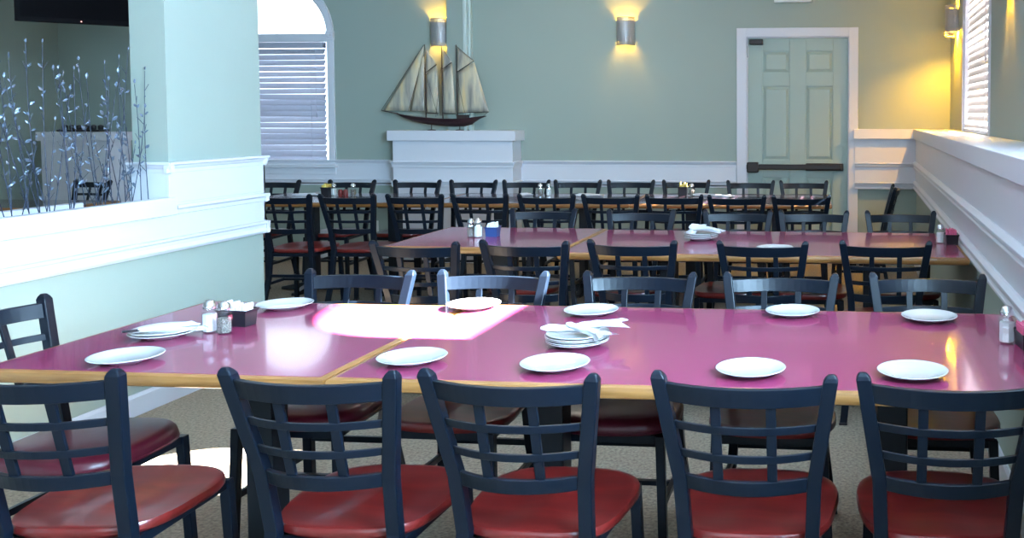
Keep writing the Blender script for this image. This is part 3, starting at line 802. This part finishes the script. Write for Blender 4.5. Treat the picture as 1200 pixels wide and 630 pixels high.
napkin(-.87, 5.10, z2, 1.3, .12, 'upright crumpled napkin left on the second table stack', .02, .02, -.3, False, 6, 'napkins on the second table stack')
napkin(-.83, 5.09, z2+.008, .4, .14, 'crumpled napkin on the middle of the second table stack', .022, .022, .1, False, 7, 'napkins on the second table stack')
napkin(-.79, 5.11, z2+.004, -.2, .14, 'crumpled napkin pointing right on the second table stack', .022, .018, .1, False, 8, 'napkins on the second table stack')
G3 = 'things on the third row of tables'
for i, (x, y, rz_, L, l) in enumerate([(-4.60, 7.50, .2, .2, 'white crumpled napkin left of the dark caddy on third table'), (-4.53, 7.56, 1.0, .14, 'smaller white napkin against the dark caddy on third table'),
        (-2.75, 7.66, .5, .1, 'small white napkin beside the two middle shakers'), (-2.2, 7.66, .1, .22, 'long white napkin between the middle shakers and right caddy'),
        (-1.24, 7.78, .3, .2, 'white napkin right of the yellow packet caddy'), (-1.10, 7.70, -.3, .2, 'white napkin farthest right on the third table')]):
    napkin(x, y, TZ, rz_, L, l, .025, .016, 0, False, 10+i, G3)

# shakers
def make_shaker(fill):
    r = empty('shaker')
    n = 8
    prof = [(.0215, .001), (.0245, .006), (.0235, .03), (.0245, .045), (.0235, .060), (.0225, .068), (.017, .075), (.016, .080)]
    mb = MB(); mb.lathe(prof, n, cap=False); mb.build('glass_jar', M['glass'], r, 0)
    f = MB(); f.lathe([(.019, .004), (.0205, .008), (.0205, .058 if fill == 'salt' else .050)], n); f.build('contents', M[fill], r)
    l = MB(); l.lathe([(.0175, .076), (.0195, .078), (.0195, .088), (.018, .090), (.0175, .094), (.012, .101), (.004, .104)], 20); lid = l.build('metal_lid', M['chrome'], r, smooth=True)
    h = MB()
    for k in range(6): h.lathe([(.001, .1015), (.0012, .1028)], 6, .008*math.cos(k), .008*math.sin(k))
    h.build('holes', M['blackplastic'], lid)
    return r
pro = {'salt': make_shaker('salt'), 'pepper': make_shaker('pepper')}; us = set()
def shaker(x, y, kind, label, group='salt and pepper shakers', rz=0, s=1):
    if kind not in us: us.add(kind); o = pro[kind]; o.location = (x, y, TZ); o.rotation_euler = (0, 0, rz)
    else: o = dup(pro[kind], (x, y, TZ), rz)
    o.scale = (s, s, s); return tag(o, label, 'shaker', group)
shaker(-2.045, 2.80, 'salt', 'glass salt shaker with metal lid, front table left end, left of pair', rz=.2)
shaker(-1.985, 2.785, 'pepper', 'faceted glass pepper shaker, front table left end', rz=.3)
shaker(.468, 2.885, 'salt', 'glass salt shaker at the right end of the front table', rz=.1, s=1.1)
shaker(-2.150, 5.11, 'pepper', 'glass pepper shaker on the second table, left end')
shaker(-2.100, 5.09, 'salt', 'white filled glass salt shaker on the second table, left end', s=1.05)
shaker(.468, 5.08, 'salt', 'glass salt shaker on the second table by right wall')
shaker(-4.37, 7.55, 'salt', 'glass salt shaker beside the dark caddy, left of third row', G3)
shaker(-4.21, 7.57, 'pepper', 'glass pepper shaker beside red jars, left of third row', G3)
shaker(-2.63, 7.70, 'pepper', 'left shaker of the middle pair on third table', G3)
shaker(-2.555, 7.70, 'salt', 'right shaker of the middle pair on third table', G3)
shaker(-1.357, 7.82, 'pepper', 'glass shaker right of the yellow packet caddy', G3)
for i, x in enumerate((-4.30, -4.255)):
    mb = MB(); mb.lathe([(.018, 0), (.02, .01), (.02, .045), (.012, .055)], 14); o = mb.build('jam_pot', M['redwood'], smooth=True); o.location = (x, 7.53, TZ)
    tag(o, 'small red jam pot on third table, %s one of two' % ('left', 'right')[i], 'jam pot', 'red jam pots')

def caddy(x, y, rz, body, pack, label, w=.11, d=.065, h=.055, group='packet caddies'):
    r = empty('packet_caddy', (x, y, TZ), rz); tag(r, label, 'caddy', group)
    mb = MB()   # open tray with flared rim
    def rr(a, b, z): return [(-a, -b, z), (a, -b, z), (a, b, z), (-a, b, z)]
    a, b = w/2, d/2
    mb.loft([rr(a*.85, b*.82, .0), rr(a*.92, b*.92, h*.8), rr(a*1.04, b*1.06, h), rr(a*1.0, b*1.02, h), rr(a*.88, b*.86, h*.8), rr(a*.8, b*.76, .004)])
    mb.build('tray', M[body], r, .0015)
    n = 7; rnd = random.Random(int(abs(x)*100))
    for k in range(n):
        px = -a*.66 + 2*a*.66*k/(n-1); hh = h*rnd.uniform(1.15, 1.5)
        mb = MB(); mb.box(px-.003, px+.003, -b*.66, b*.66, .006, hh); mb.box(px-.004, px+.001, -b*.5, b*.64, .006, hh*.9)
        o = mb.build('packet', M[pack], r); o.rotation_euler = (0, rnd.uniform(-.05, .05), 0)
    return r
caddy(-2.02, 2.90, -.05, 'blackplastic', 'packet', 'black caddy of white sugar packets behind two shakers, front table')
caddy(.525, 2.83, .1, 'blackplastic', 'pink', 'black caddy of pink packets at right end of front table', .07, .11, .05)
caddy(-2.035, 5.14, .1, 'navyplastic', 'packet', 'navy caddy of white packets on the second table', .075, .08, .055)
caddy(.525, 5.05, .0, 'blackplastic', 'pink', 'black caddy of pink packets on second table by right wall', .07, .10, .055)
caddy(-4.445, 7.57, 0, 'blackplastic', 'yellow', 'dark caddy on the left of the third row of tables', .07, .08, .07)
caddy(-1.435, 7.84, 0, 'blackplastic', 'yellow', 'black caddy of yellow packets on right of third table', .08, .08, .075)

# ------------------------------------------------------------------ twigs in the planter
tips = [(3.653, 1.661, .02), (3.698, 1.685, .04), (3.763, 1.758, .06), (3.797, 1.76, .03), (3.831, 1.647, .13), (3.871, 1.645, .10), (3.948, 1.649, -.01), (3.955, 1.62, .12),
        (4.02, 1.695, .14), (4.08, 1.615, .09), (4.142, 1.685, .05), (4.195, 1.611, -.10), (4.243, 1.649, .10), (4.328, 1.762, -.12), (4.332, 1.72, -.05), (4.43, 1.67, 0),
        (3.60, 1.60, .25), (3.64, 1.45, .2), (3.72, 1.38, .16), (3.90, 1.42, -.16), (3.98, 1.36, .18), (4.12, 1.33, .2), (4.22, 1.38, -.2), (4.30, 1.42, .1), (4.38, 1.48, -.14), (4.36, 1.30, -.2), (3.55, 1.68, .12), (3.50, 1.55, .2),
        (3.40, 1.66, .1), (3.30, 1.6, .1), (3.80, 1.34, -.15), (4.05, 1.48, -.12), (4.0, 1.56, -.2), (4.16, 1.52, .12), (4.27, 1.58, -.15), (3.60, 1.42, -.12), (4.34, 1.6, .06)]
for i, (yt, zt, dy) in enumerate(tips):
    rnd = random.Random(100+i)
    xb = -3.545 + rnd.uniform(-.03, .03); xt = xb + rnd.uniform(-.045, .045); yb = min(4.40, yt+dy*.9); z0 = .862
    pts = []
    for k in range(9):
        t = k/8; pts.append((xb+(xt-xb)*t, yb+(yt-yb)*t + .012*math.sin(t*PI*1.3+i), z0+(zt-z0)*t))
    mb = MB(); mb.tube(pts, .0026, 6, .0012)
    for k in range(3, 8, 2):   # side shoots
        p = Vector(pts[k]); mb.tube([p, p+Vector((rnd.uniform(-.02, .02), rnd.choice((-1, 1))*.02, .035))], .0014, 4)
    root = mb.build('twig_stem', M['stem'], smooth=True)
    tag(root, 'thin silvery blue wire twig with small leaves standing in the planter wall', 'twig', 'decorative twigs in the planter')
    lf = MB(); nl = rnd.randint(5, 9)
    for q in range(nl+1):
        t = 1.0 if q == nl else rnd.uniform(.28, .97)
        k = min(7, int(t*8)); f = t*8-k; p = Vector(pts[k]).lerp(Vector(pts[k+1]), f)
        side = rnd.choice((-1, 1)); L = rnd.uniform(.018, .031); w = L*.26
        dirv = Vector((rnd.uniform(-.5, .5), side*rnd.uniform(.4, .9), rnd.uniform(.3, 1))).normalized() if q < nl else Vector((0, .1, 1)).normalized()
        nv = dirv.cross(Vector((1, rnd.uniform(-.8, .8), rnd.uniform(-.5, .5)))).normalized(); up = dirv.cross(nv)*.004
        a = p+dirv*.004
        ring = lambda c, s: [c+nv*w*s, c+up*s, c-nv*w*s, c-up*s]
        lf.loft([ring(a, .1), ring(a+dirv*L*.3, .85), ring(a+dirv*L*.55, 1), ring(a+dirv*L*.85, .5), ring(a+dirv*L, .05)])
    lf.build('leaves', M['leaf'], root, smooth=True)

# ------------------------------------------------------------------ light
sun = bpy.data.lights.new('sun', 'SUN'); sun.energy = 420; sun.angle = .009; sun.color = (1, .93, .86)
so = bpy.data.objects.new('sun', sun); COL.objects.link(so)
so.rotation_euler = Vector((-1.56, .0, -1)).to_track_quat('-Z', 'Y').to_euler()
def area(name, loc, d, sx, sy, e, col):
    L = bpy.data.lights.new(name, 'AREA'); L.shape = 'RECTANGLE'; L.size = sx; L.size_y = sy; L.energy = e; L.color = col
    o = bpy.data.objects.new(name, L); COL.objects.link(o); o.location = loc
    o.rotation_euler = Vector(d).to_track_quat('-Z', 'Z').to_euler(); return o
sky = (.46, .74, 1.0)
area('daylight', (XU+T+.25, .75, 1.9), (-1, .75, -.05), 1.7, 1.2, 1020, sky)
area('daylight', (XU+T+.25, -2.2, 1.9), (-1, .75, -.05), 1.8, 1.2, 300, sky)
area('daylight', (-1.9, YF-T-.06, 1.65), (0, 1, -.05), 2.6, 1.5, 25, (.72, .84, 1.0)
)
area('daylight', (XU+T+.06, 3.36, 2.36), (-1, .2, -.12), 1.0, .45, 260, sky)
# unseen warm-white panels and lamps, added under the ceiling as fill light
for i, (x, y) in enumerate(((-1.4, .6), (-1.4, 4.4), (-2.6, 7.3), (-6.2, 4.2))):
    lp = empty('fill_panel', (x, y, ZC)); tag(lp, ['added square fill light panel above the nearest chairs', 'added square fill light panel above the second table', 'added square fill light panel above the third table', 'added square fill light panel in the adjoining room'][i], 'fill light', 'added fill light panels')
    MB().box(-.31, .31, -.31, .31, -.03, 0).build('frame', M['white'], lp, .003)
    area('fill_lamp', (x, y, ZC-.035), (0, 0, -1), .56, .56, (2, 6, 20, 17)[i], (1, .93, .80))

w = bpy.data.worlds.new('sky'); S.world = w; w.use_nodes = True
bg = w.node_tree.nodes['Background']; bg.inputs[0].default_value = (.74, .86, 1.0, 1); bg.inputs[1].default_value = 5.0

# ------------------------------------------------------------------ camera
f = 1100.0; psi = math.atan(.09); p = .044
cam = bpy.data.cameras.new('camera'); co = bpy.data.objects.new('camera', cam); COL.objects.link(co)
co.location = (0, 0, EYE); co.rotation_euler = (PI/2-p, 0, psi)
cam.sensor_width = 36; cam.lens = f/1200*36
cam.shift_x = -(900.9-600)/1200; cam.shift_y = (180.43-315)/1200
cam.clip_start = .05; cam.clip_end = 100
S.camera = co
S.view_settings.view_transform = 'Standard'; S.view_settings.look = 'None'
S.view_settings.gamma = 1; S.view_settings.exposure = 0; S.view_settings.use_curve_mapping = False
S.cycles.max_bounces = 8; S.cycles.diffuse_bounces = 5; S.cycles.glossy_bounces = 4; S.cycles.transparent_max_bounces = 12
S.cycles.sample_clamp_indirect = 6
